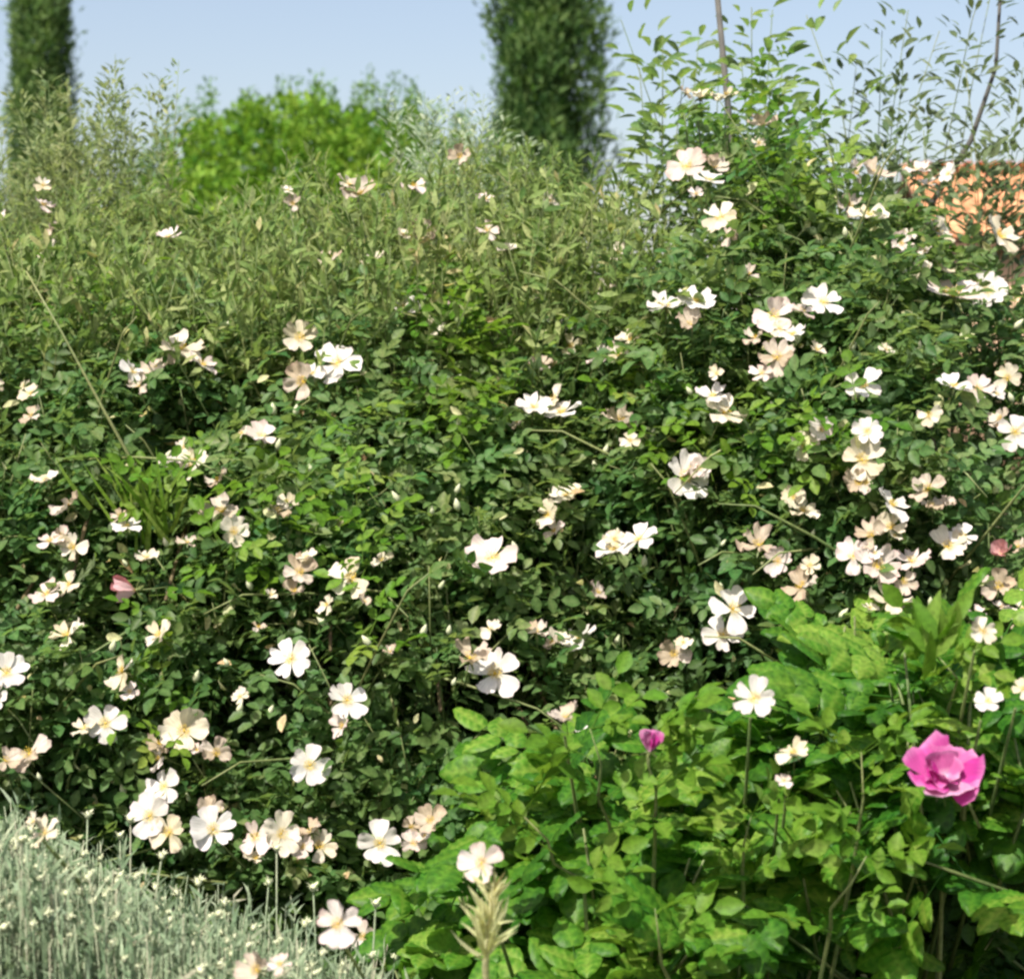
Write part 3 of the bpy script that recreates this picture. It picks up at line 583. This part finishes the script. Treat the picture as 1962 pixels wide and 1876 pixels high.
# rose buds and hips
bd = MB(); bd.tube([(0, 0, 0), (0, 0, .3), (0, 0, .6), (0, 0, 1)], [.12, .26, .22, .03], 6, .7); BUD = bd.mesh('bud', M['bud'], True)
for k in range(90):
    left = k % 2; md, par, off = (rose_a, ra, offa) if left else (rose_b, rb, offb)
    px, py = (gb.uniform(0, 1000), gb.uniform(620, 1550)) if left else (gb.uniform(1050, 1962), gb.uniform(330, 1250)); q = md.hit(px, py)
    if q is None: continue
    o = link('bud', BUD, par); o.matrix_basis = Matrix.Translation(Vector(q - off + [0, -.03, 0])) @ Vector((gb.normal(0, .4), -.4, 1)).to_track_quat('Z', 'Y').to_matrix().to_4x4() @ Matrix.Scale(gb.uniform(.014, .024), 4)

# ------------------------------------------------------------------ wispy shrubs
def wispy(name, label, cat, stems, mat, g, lw, nper, tint, base, leafpart=0, stem_r=.003, tmpl=NARROW, droop=.0, spread=.0, leafname='leaf', twig=None):
    """stems: list of (foot, mid, tip); leaves alternate along the upper part"""
    t = thing(name, label, cat); t.location = base; off = np.array(base)
    sm = MB(); P, D, N, L = [], [], [], []
    for (b, m, e) in stems:
        tt = np.linspace(0, 1, 8)[:, None]; pts = b * (1 - tt) ** 2 + 2 * m * tt * (1 - tt) + e * tt ** 2
        sm.tube(pts - off, np.linspace(stem_r, stem_r * .3, 8), 3, g.uniform(.2, .8))
        n = int(nper * g.uniform(.8, 1.2)); f = g.uniform(.3 if not twig else twig, 1, n)[:, None]; p = b * (1 - f) ** 2 + 2 * m * f * (1 - f) + e * f ** 2
        tg = nrm(2 * (m - b) * (1 - f) + 2 * (e - m) * f); rad = nrm(np.cross(tg, g.normal(0, 1, (n, 3))))
        P.append(p + rad * (spread * g.random((n, 1)))); D.append(tg * .8 + rad * .8 + [0, 0, -droop]); N.append(rad * -.3 + tg * .5 + [-.1, -.3, .5] + g.normal(0, .4, (n, 3))); L.append(g.uniform(.65, 1.15, n) * lw[0] * (1.1 - .45 * f[:, 0]))
    P, D, N, L = map(np.concatenate, (P, D, N, L)); tn = np.clip(g.normal(tint, .22, len(P)), 0, 1)
    if stem_r > .002 and len(stems) < 30: sm.build('stem', M['stem'], t, True)
    else: sm.build('stems', M['stem'], t, kind='stuff')
    single = np.zeros(len(P), bool)
    if leafpart:
        vis = cut(P, D, N, L); idx = np.argsort(-(L / P[:, 1]) - 9 * vis)[:leafpart]; single[idx] = True
        ms = []
        for i in range(4):
            v = MB(); v.leaves(tmpl, np.zeros((1, 3)), np.array([[1., 0, 0]]), np.array([[0, 0, 1.]]), 1, lw[1] / lw[0], .25 + .17 * i)
            ms.append(v.mesh(leafname, mat))
        for i in idx: o = link(leafname, ms[int(g.integers(4))], t); o.matrix_basis = leaf_matrix(P[i] - off, D[i], N[i], L[i])
    if (~single).any():
        mb = MB(); r = ~single; mb.leaves(tmpl, P[r] - off, D[r], N[r], L[r], L[r] * lw[1] / lw[0], tn[r]); mb.build('foliage', mat, t, kind='stuff')
    return t
def fan(g, n, px0, px1, top, foot_z, Y0, Y1, lean=.08, squeeze=.75, jit=40, low=0.0):
    S = []
    for _ in range(n):
        px = g.uniform(px0, px1); Y = g.uniform(Y0, Y1); e = at(px, top(px) + abs(g.normal(0, jit)) + low * g.random(), Y); c = at((px0 + px1) / 2, 500, Y)[0]
        b = np.array((c + (e[0] - c) * squeeze, Y + g.normal(0, .05), foot_z)); m = (b + e) / 2 + [g.normal(0, .05), g.normal(0, .04), (e[2] - b[2]) * .2]; e = e + [g.normal(0, lean), -abs(g.normal(0, lean)), 0]
        S.append((b, m, e))
    return S
g1 = np.random.default_rng(61)
topf = lambda x: np.interp(x, [-300, 0, 250, 400, 520, 700, 820, 950, 1150, 1250], [420, 400, 410, 420, 370, 330, 330, 300, 270, 420])
def feathery():
    g = np.random.default_rng(63); xs, zs = xz([-560, -300, 0, 250, 400, 520, 700, 820, 950, 1100, 1180, 1260], [700, 450, 420, 420, 440, 400, 370, 340, 310, 300, 400, 800], 3.9)
    md = Mound(xs, zs, 4.0, .62, 640, p=5, lump=.1); t = thing('feathery_shrub', 'pale yellow-green feathery shrub spreading between the broad rose and the round tree', 'shrub'); off = np.array((at(480, 500, 4)[0], 4.0, 0)); t.location = off
    B, nv, d, isb = md.sample(5600, g, .5, .2, .3, gap=.2); n = len(B); T = nrm(nv * .45 + np.array([0, 0, .6]) + g.normal(0, .6, B.shape)); ln = g.uniform(.08, .26, n); B = B - T * (ln * .5)[:, None]
    P, D, N = shoots(B, T, ln, 20, g, .7); L = g.uniform(.014, .036, len(P)); cl = wave(645, 8, 4, 12)(P[:, 0], P[:, 2])
    mb = MB(); mb.leaves(NARROW, P - off, D + T[np.tile(np.arange(n), 20)] * .4, N, L, L * g.uniform(.16, .32, len(P)), np.clip(.5 + .16 * cl + g.normal(0, .2, len(P)), 0, 1))
    for q, nq in ((g.choice(len(P), 1800, False), 0),):
        mb.leaves(LEAFLET, P[q] - off, g.normal(0, 1, (len(q), 3)), N[q], .03, .018, np.clip(g.normal(.6, .2, len(q)), 0, 1))
    mb.build('foliage', M['weed'], t, kind='stuff'); sm = MB()
    for i in range(n): sm.tube([B[i] - off - T[i] * .1, B[i] - off + T[i] * ln[i] * .5, B[i] - off + T[i] * ln[i] + g.normal(0, .01, 3)], [.0014, .0012, .0006], 3, g.random())
    for k in range(26):
        x = g.uniform(md.x0 + .3, md.x1 - .2); e = np.array((x, 4 + g.normal(0, .15), md.ztop(x) * .97)); b = np.array((off[0] + (x - off[0]) * .5, 4 + g.normal(0, .1), -.02))
        sm.tube(np.array([b, (b + e) / 2 + [g.normal(0, .1), 0, .15], e]) - off, [.006, .004, .0015], 4, .2)
    # loose wisps and grassy strands rising above the mass
    wl = MB()
    for (b, m, e) in fan(g, 620, -300, 1220, topf, .6, 3.4, 4.0, .16, .95, 80, 150):
        tt = np.linspace(0, 1, 7)[:, None]; pts = b * (1 - tt) ** 2 + 2 * m * tt * (1 - tt) + e * tt ** 2; sm.tube(pts - off, np.linspace(.0016, .0007, 7), 3, g.uniform(.4, 1))
        k = 24; f = g.uniform(.72, 1, k)[:, None]; p = b * (1 - f) ** 2 + 2 * m * f * (1 - f) + e * f ** 2; dd = g.normal(0, .6, (k, 3)); dd[:, 2] += .7; Lk = g.uniform(.018, .042, k)
        wl.leaves(NARROW, p - off, dd, g.normal(0, .6, (k, 3)) + [0, -.5, .4], Lk, Lk * .3, np.clip(g.normal(.6, .2, k), 0, 1))
    wl.build('wisps', M['weed'], t, kind='stuff'); sm.build('stems', M['stem'], t, kind='stuff')
feathery()
top2 = lambda x: np.interp(x, [-200, 0, 120, 200, 290], [430, 260, 120, 130, 300])
wispy('olive_shrub', 'wispy grey-olive shrub with tiny leaves in front of the left cypress', 'shrub', fan(g1, 230, -150, 290, top2, .5, 4.3, 4.9, .08, .7, 90, 150) + fan(g1, 16, 170, 300, lambda x: 90, .5, 4.3, 4.7, .05, .9, 60, 90), M['olive'], g1, (.036, .013), 70, .5, (at(90, 500, 4.6)[0], 4.6, 0), stem_r=.002, twig=.62, spread=.03)
top3 = lambda x: np.interp(x, [740, 800, 900, 1000], [230, 130, 130, 220])
wispy('silver_shrub', 'silvery fine-leaved shrub left of the middle cypress', 'shrub', fan(g1, 70, 790, 1010, top3, .5, 4.4, 4.8, .06, .7, 60, 120), M['silver'], g1, (.036, .012), 60, .55, (at(880, 500, 4.6)[0], 4.6, 0), stem_r=.0016, twig=.62, spread=.03)

# tall broad-leaved sapling over the right rose
def stem_paths(lst, foot, g):
    out = []
    for (px, py, Y) in lst:
        e = at(px, py, Y); b = np.array(foot) + [g.normal(0, .05), g.normal(0, .04), 0]
        out.append((b, np.array((b[0] + (e[0] - b[0]) * .5 + g.normal(0, .13), b[1] + (e[1] - b[1]) * .5, b[2] + (e[2] - b[2]) * .72)), e))
    return out
g2 = np.random.default_rng(62)
foot = np.array((at(1400, 500, 4.15)[0], 4.15, .0))
tips = [(1270, 70, 4.0), (1225, 130, 4.1), (1310, 150, 4.0), (1380, 90, 4.1), (1440, 15, 4.05), (1480, 20, 4.15), (1545, 30, 4.1), (1555, 210, 4.0), (1340, 60, 4.3), (1420, 110, 3.95), (1500, 130, 3.95), (1190, 40, 4.2), (1460, 180, 3.9)]
wispy('leafy_sapling', 'tall sapling with broad drooping leaves standing over the tall rose', 'sapling', stem_paths(tips, foot, g2), M['sap'], g2, (.084, .030), 38, .5, foot, leafpart=290, stem_r=.0035, tmpl=LEAFLET, droop=.45, twig=.74, spread=.075)
foot = np.array((at(1780, 500, 4.2)[0], 4.2, .0))
tips = [(1925, -160, 4.2), (1900, -20, 4.2), (1740, 20, 4.1), (1690, 60, 4.15), (1800, 60, 4.0), (1640, 130, 4.2), (1960, 130, 4.1), (1700, 250, 4.0), (1780, 200, 4.1), (1850, 130, 4.0), (2000, 60, 4.3), (1990, 220, 4.0), (1650, 260, 4.1), (1860, 220, 3.95), (1730, 130, 4.2), (1930, 260, 3.9), (1600, 265, 4.0), (1820, 270, 3.95), (1770, 250, 3.9), (1690, 275, 3.9), (1900, 250, 4.0), (1950, 290, 3.95), (1860, 285, 3.8), (1740, 290, 3.85), (1640, 285, 3.9)]
ot = wispy('young_olive_tree', 'young narrow-leaved tree with a dark stem in the upper right corner', 'tree', stem_paths(tips, foot, g2), M['olive2'], g2, (.060, .019), 70, .45, foot, leafpart=290, stem_r=.003, droop=.2, twig=.70, spread=.085)
mb = MB(); e = at(1925, -150, 4.2); p0 = foot; pts = [p0, at(1750, 560, 4.2), at(1785, 390, 4.2), at(1860, 270, 4.2), at(1908, 130, 4.2), e]; mb.tube(np.array(pts) - foot, [.011, .0085, .007, .006, .0045, .003], 7); mb.build('trunk', M['stake'], ot, True)
mb = MB(); a, b = at(1369, -60, 3.95), at(1400, 260, 3.95); b2 = a + (b - a) / (b[2] - a[2]) * (0 - a[2]); mb.tube([b2 - [0, 0, .05], b, a], [.008, .007, .006], 7)
o = mb.build('garden_stake', M['stake'], None, True); o['label'] = 'thin dark stake standing among the leaves of the sapling'; o['category'] = 'stake'

# ------------------------------------------------------------------ rugosa rose, front right
xs, zs = xz([680, 800, 900, 960, 1060, 1200, 1440, 1560, 1640, 1760, 1900, 2050, 2300, 2500], [2060, 1910, 1740, 1600, 1560, 1550, 1540, 1450, 1360, 1310, 1290, 1290, 1450, 1900], 2.4)
rug = Mound(xs, zs, 2.6, .45, 400, p=4, lump=.05, k=(4, 10))
def rugosa():
    g = np.random.default_rng(402); t = thing('rugosa_rose_shrub', 'bright green broad-leaved rose with one large magenta bloom', 'rose shrub')
    cx = (rug.x0 + rug.x1) / 2; off = np.array((cx, rug.yc, 0)); t.location = off
    B, nv, d, isb = rug.sample(310, g, .34, .3, .28, gap=.15)
    lim = at(0, 1690, 2.25)[2]; keep = ~((B[:, 0] > at(1690, 0, 2.25)[0]) & (B[:, 2] < lim) & ~isb & (d < 9)); B, nv, d, isb = B[keep], nv[keep], d[keep], isb[keep]
    T = nrm(nv * .5 + np.array([0, 0, .7]) + g.normal(0, .3, B.shape)); ln = g.uniform(.08, .16, len(B)); B = B - T * (ln * .7)[:, None]
    P, D, N = shoots(B, T, ln, 4, g, 1.0); N = N + [0, -.1, .3] + g.normal(0, .2, N.shape); D[:, 2] -= .12; L = g.uniform(.10, .15, len(P)); dd = np.tile(d, 4); ib = np.tile(isb, 4)
    tint = np.clip(g.normal(.48, .18, len(P)), 0, 1)
    inn = cut(P, D, N, L) & ~ib; order = np.argsort(P[:, 1] + dd + 9 * ~inn)[:295]; single = np.zeros(len(P), bool); single[order] = True
    ms = leaf_meshes(M['rugosa'], 7, RUGOSE, 6, True, wid=.66, lf=.40)
    for i in order: o = link('leaf', ms[int(g.integers(6))], t); o.matrix_basis = leaf_matrix(P[i] - off, D[i], N[i], L[i])
    mb = MB(); r = ~single; mb.leaves(RUGOSE, *compound(P[r] - off, D[r], N[r], L[r], 7, g, tint=tint[r], wid=.66, lf=.40)); rachis(mb, P[r] - off, D[r], N[r], L[r]); mb.build('foliage', M['rugosa'], t, True, 'stuff')
    tw = MB()
    for i in range(len(B)): tw.tube([B[i] - off - T[i] * .1, B[i] - off + T[i] * ln[i] * .5, B[i] - off + T[i] * ln[i]], [.003, .0025, .0015], 4, g.uniform(.4, 1))
    tw.build('twigs', M['stem'], t, kind='stuff')
    st = [((1130, 1395), (1170, 1590), 2.27), ((1650, 1440), (1640, 1690), 2.24), ((1800, 1260), (1825, 1375), 2.34), ((1255, 1740), (1290, 1900), 2.17), ((1660, 1640), (1600, 1790), 2.2), ((1000, 1560), (1120, 1700), 2.28), ((1240, 1410), (1260, 1560), 2.25), ((1440, 1560), (1430, 1720), 2.24)]
    ym = leaf_meshes(M['young'], 5, LEAFLET, 4)
    for (a, b, Y) in st:
        A, Bp = at(*a, Y), at(*b, Y + .03); C = np.array((Bp[0] + (Bp[0] - A[0]) * .3, 2.62, -.02)); c = MB()
        c.tube(np.array([A, A * .65 + Bp * .35 + [g.normal(0, .008), 0, 0], A * .3 + Bp * .7 + [g.normal(0, .008), .01, 0], Bp + [0, .03, 0], (Bp + C) / 2 + [g.normal(0, .03), .08, 0], C]) - off, [.0007, .0016, .0022, .0027, .004, .005], 6, .85); co = c.build('stem', M['stem'], t, True)
        k = 9; f = np.concatenate([[.0, .02, .03, .06], g.random(k - 4)])[:, None]; Pq = A + (Bp - A) * f; Dq = np.stack([g.choice([-1, 1], k) * g.uniform(.4, 1, k), g.normal(-.3, .3, k), g.uniform(.2, 1, k)], -1); Nq = g.normal(0, .4, (k, 3)) + [0, -.4, 1]; Lq = g.uniform(.055, .095, k)
        for i in range(k): o = link('leaf', ym[int(g.integers(4))], co); o.matrix_basis = leaf_matrix(Pq[i] - off, Dq[i], Nq[i], Lq[i])
    # tuft of pale sepals and new leaves at the tip of one stem
    A = at(1800, 1240, 2.18); k = 16; q = MB(); Dq = np.stack([g.normal(0, .45, k), g.normal(-.1, .3, k), g.uniform(.5, 1, k)], -1); Lq = g.uniform(.035, .07, k)
    q.leaves(NARROW, A - off + g.normal(0, .012, (k, 3)), Dq, g.normal(0, .4, (k, 3)) + [0, -1, .3], Lq, Lq * .3, g.uniform(.3, 1, k)); q.build('young_shoot', M['young'], t, kind='stuff')
    # withered yellow shoot
    q = MB(); A = at(945, 1690, 1.96); Bp = at(930, 1850, 1.96); C = np.array((Bp[0] + .03, 2.45, -.02)); q.tube(np.array([A, Bp, (Bp + C) / 2, C]) - off, [.002, .004, .005, .006], 5, .4); k = 58
    f = g.random(k)[:, None] ** .8; Pq = A + (Bp - A) * f; sgn = g.choice([-1, 1], k); Dq = np.stack([sgn * g.uniform(.1, .75, k), g.normal(-.3, .25, k), g.uniform(.4, 1.1, k)], -1); Lq = g.uniform(.025, .06, k) * (.5 + .7 * f[:, 0])
    q.leaves(NARROW, Pq - off, Dq, g.normal(0, .5, (k, 3)) + [0, -1, .4], Lq, Lq * .11, np.clip(.6 - f[:, 0] * .8 + g.normal(0, .15, k), 0, 1)); o = q.build('withered_shoot', M['dry'], t); o['label'] = 'dried yellow shoot with curled leaves'
    # magenta bloom
    c = at(1808, 1492, 2.1); F = nrm(np.array([-.12, -.70, .72])); zq = Vector(F).to_track_quat('Z', 'Y'); s = size(74, 2.1)
    o = link('blossom', CALYX, t); o.matrix_basis = Matrix.Translation(Vector(c - off)) @ zq.to_matrix().to_4x4() @ Matrix.Scale(s, 4); o['label'] = 'large crumpled magenta bloom'; F = F
    pm = [petal_mesh(M['magenta'], 90 + i, ln=1.0, wd=1.2 + .08 * (i % 3), cup=.12 + .07 * i, notch=.06 + .03 * (i % 2), ruf=.17) for i in range(6)]
    for k in range(14):
        inner = k >= 6; p = link('petal', pm[k % 6], o); a = k * 1.2566 + (0.5 if inner else 0) + g.normal(0, .25)
        p.matrix_basis = Matrix.Rotation(a, 4, 'Z') @ Matrix.Translation((.03, 0, .02 + .012 * k)) @ Matrix.Rotation(g.uniform(-.8, -.4) if inner else g.uniform(-.35, -.02), 4, 'Y') @ Matrix.Rotation(g.normal(0, .14), 4, 'X') @ Matrix.Scale(g.uniform(.5, .72) if inner else g.uniform(.92, 1.08), 4)
    # pink bud
    c = at(1245, 1440, 2.2); b = link('pink_bud', CALYX, t); b.matrix_basis = Matrix.Translation(Vector(c - off)) @ Matrix.Rotation(.1, 4, 'Y') @ Matrix.Scale(size(34, 2.2), 4)
    for k in range(5):
        p = link('petal', pm[3], b); p.matrix_basis = Matrix.Rotation(k * 1.2566, 4, 'Z') @ Matrix.Rotation(-1.15, 4, 'Y') @ Matrix.Scale(1.25, 4)
rugosa()

# ------------------------------------------------------------------ grey-green cotton plant, front left
def cotton():
    g = np.random.default_rng(500); t = thing('cotton_lavender', 'grey-green fine-stemmed plant with tiny cream flower heads, bottom left', 'plant')
    off = np.array((at(200, 1800, 2.35)[0], 2.35, 0)); t.location = off
    top = lambda x: np.interp(x, [-500, 0, 150, 300, 450, 600, 720, 780], [1500, 1490, 1560, 1630, 1680, 1725, 1800, 1960])
    n = 3700; px = g.uniform(-480, 780, n); Y = 2.0 + .62 * g.random(n); py = top(px) + (Y.max() - Y) * 150 + np.abs(g.normal(0, 70, n)) + g.random(n) * 130
    E = np.array([at(a, b, c) for a, b, c in zip(px, py, Y)]); c = off[0]
    Bt = np.stack([c + (E[:, 0] - c) * .7, off[1] + (E[:, 1] - off[1]) * .7, np.full(n, .0)], -1); sm = MB()
    E[:, 0] += g.normal(0, .025, n)
    P, D, N, L, TN = [], [], [], [], []
    tn = g.random(n)
    for i in range(n):
        b0 = Bt[i] + (E[i] - Bt[i]) * .35
        sm.tube(np.array([b0, (b0 + E[i]) / 2 + g.normal(0, .015, 3), E[i]]) - off, [.0013, .0011, .0007], 3, tn[i])
        k = 13; f = np.concatenate([g.uniform(.4, .8, 4), g.uniform(.8, 1.0, 9)])[:, None]; P.append(Bt[i] + (E[i] - Bt[i]) * f); d = g.normal(0, .5, (k, 3)); d[:, 2] = g.uniform(.3, 1.1, k); D.append(d); N.append(g.normal(0, 1, (k, 3)) + [0, -.5, .4]); L.append(g.uniform(.014, .034, k)); TN.append(np.full(k, tn[i]))
    sm.build('stems', M['lav'], t, kind='stuff')
    P, D, N, L, TN = map(np.concatenate, (P, D, N, L, TN)); mb = MB(); mb.leaves(BLADE, P - off, D, N, L, L * .12 + .0010, np.clip(TN * .6 + g.random(len(P)) * .4, 0, 1)); mb.build('foliage', M['lav'], t, kind='stuff')
    hms = []
    for v_ in range(5):
        hd = MB(); hd.tube([(0, 0, -.5), (0, 0, -.2), (.05, 0, .15), (.08, 0, .35)], [.1, .34, .36, .12], 6, .6)
        for k in range(14):
            a = k * 2.4 + v_; u = g.uniform(.2, 1); hd.leaves(SIMPLE, [(.2 * math.cos(a), .2 * math.sin(a), g.uniform(-.35, .2))], np.array([[math.cos(a) * u, math.sin(a) * u, g.uniform(.2, 1.1)]]), np.array([[0, 0, 1.]]) + g.normal(0, .3, (1, 3)), g.uniform(.4, .95), g.uniform(.18, .34), .5)
        hms.append(hd.mesh('flower_head', M['bud']))
    vis = np.argsort(Y + g.random(n) * .35 + 9 * ((px < 0) | (px > 760) | (py > 1876)))[:900]; vis = g.choice(vis, 240, False)
    for i in vis:
        o = link('flower_head', hms[int(g.integers(5))], t); o.matrix_basis = Matrix.Translation(Vector(E[i] - off)) @ Matrix.Rotation(g.normal(0, .3), 4, 'X') @ Matrix.Rotation(g.normal(0, .3), 4, 'Y') @ Matrix.Scale(g.uniform(.006, .0115), 4)
    # taller scattered flower stalks
    for (x, y, Y) in [(230, 1600, 2.45), (168, 1560, 2.4), (310, 1640, 2.4), (380, 1690, 2.35), (530, 1625, 2.5), (515, 1690, 2.45), (585, 1770, 2.35), (430, 1730, 2.3), (600, 1700, 2.5), (250, 1570, 2.5), (60, 1590, 2.3), (720, 1730, 2.4)]:
        e = at(x, y, Y); b = np.array((e[0] - .02, Y + .02, .05)); s = MB(); s.tube(np.array([b, b * .6 + e * .4 + [g.normal(0, .02), 0, 0], b * .2 + e * .8 + [g.normal(0, .012), 0, 0], e]) - off, [.0018, .0016, .0014, .0011], 5, .8); so_ = s.build('flower_stalk', M['lav'], t, True)
        o = link('flower_head', hms[int(g.integers(5))], so_); o.matrix_basis = Matrix.Translation(Vector(e - off)) @ Matrix.Scale(g.uniform(.010, .014), 4)
cotton()

# ------------------------------------------------------------------ grasses
def tall_grass():
    g = np.random.default_rng(600); q0 = rose_a.hit(265, 905); t = thing('tall_grass', 'tall grass with one long pale stalk slanting across the broad rose', 'grass plant')
    off = np.array((q0[0], q0[1], 0)); t.location = off; Y = q0[1] - .1
    pts = [at(50, 520, Y), at(120, 640, Y - .01), at(190, 770, Y - .02), at(265, 905, Y - .01), at(285, 980, Y + .02), np.array((q0[0] + .02, q0[1], 0.0))]
    m = MB(); m.tube(np.array(pts) - off, [.0012, .0018, .0024, .003, .003, .003], 6, .95); m.build('stem', M['stem'], t, True)
    for k in range(26):
        b = at(285 + g.normal(0, 40), 1010 + g.normal(0, 30), Y); d = np.array([[g.normal(-.1, .5), g.normal(-.25, .2), 1]]); L = g.uniform(.07, .15)
        m = MB(); m.leaves(BLADE, [b - off], d, np.array([[g.normal(0, .4), -1, .3]]), L, g.uniform(.006, .010), g.uniform(.4, 1)); m.build('blade', M['young'], t)
tall_grass()
def grass():
    g = np.random.default_rng(700); n = 60000; x = g.uniform(-4, 4.5, n); y = g.uniform(.6, 8, n) ; P = np.stack([x, y, np.full(n, -.03)], -1)
    D = g.normal(0, .3, (n, 3)); D[:, 2] = 1; L = g.uniform(.08, .3, n); mb = MB(); mb.leaves(BLADE, P, D, g.normal(0, 1, (n, 3)), L, .006, g.random(n)); o = mb.build('grass', M['grass'], None, kind='stuff'); o['label'] = 'green grass growing round the foot of the shrubs'; o['category'] = 'grass'
grass()
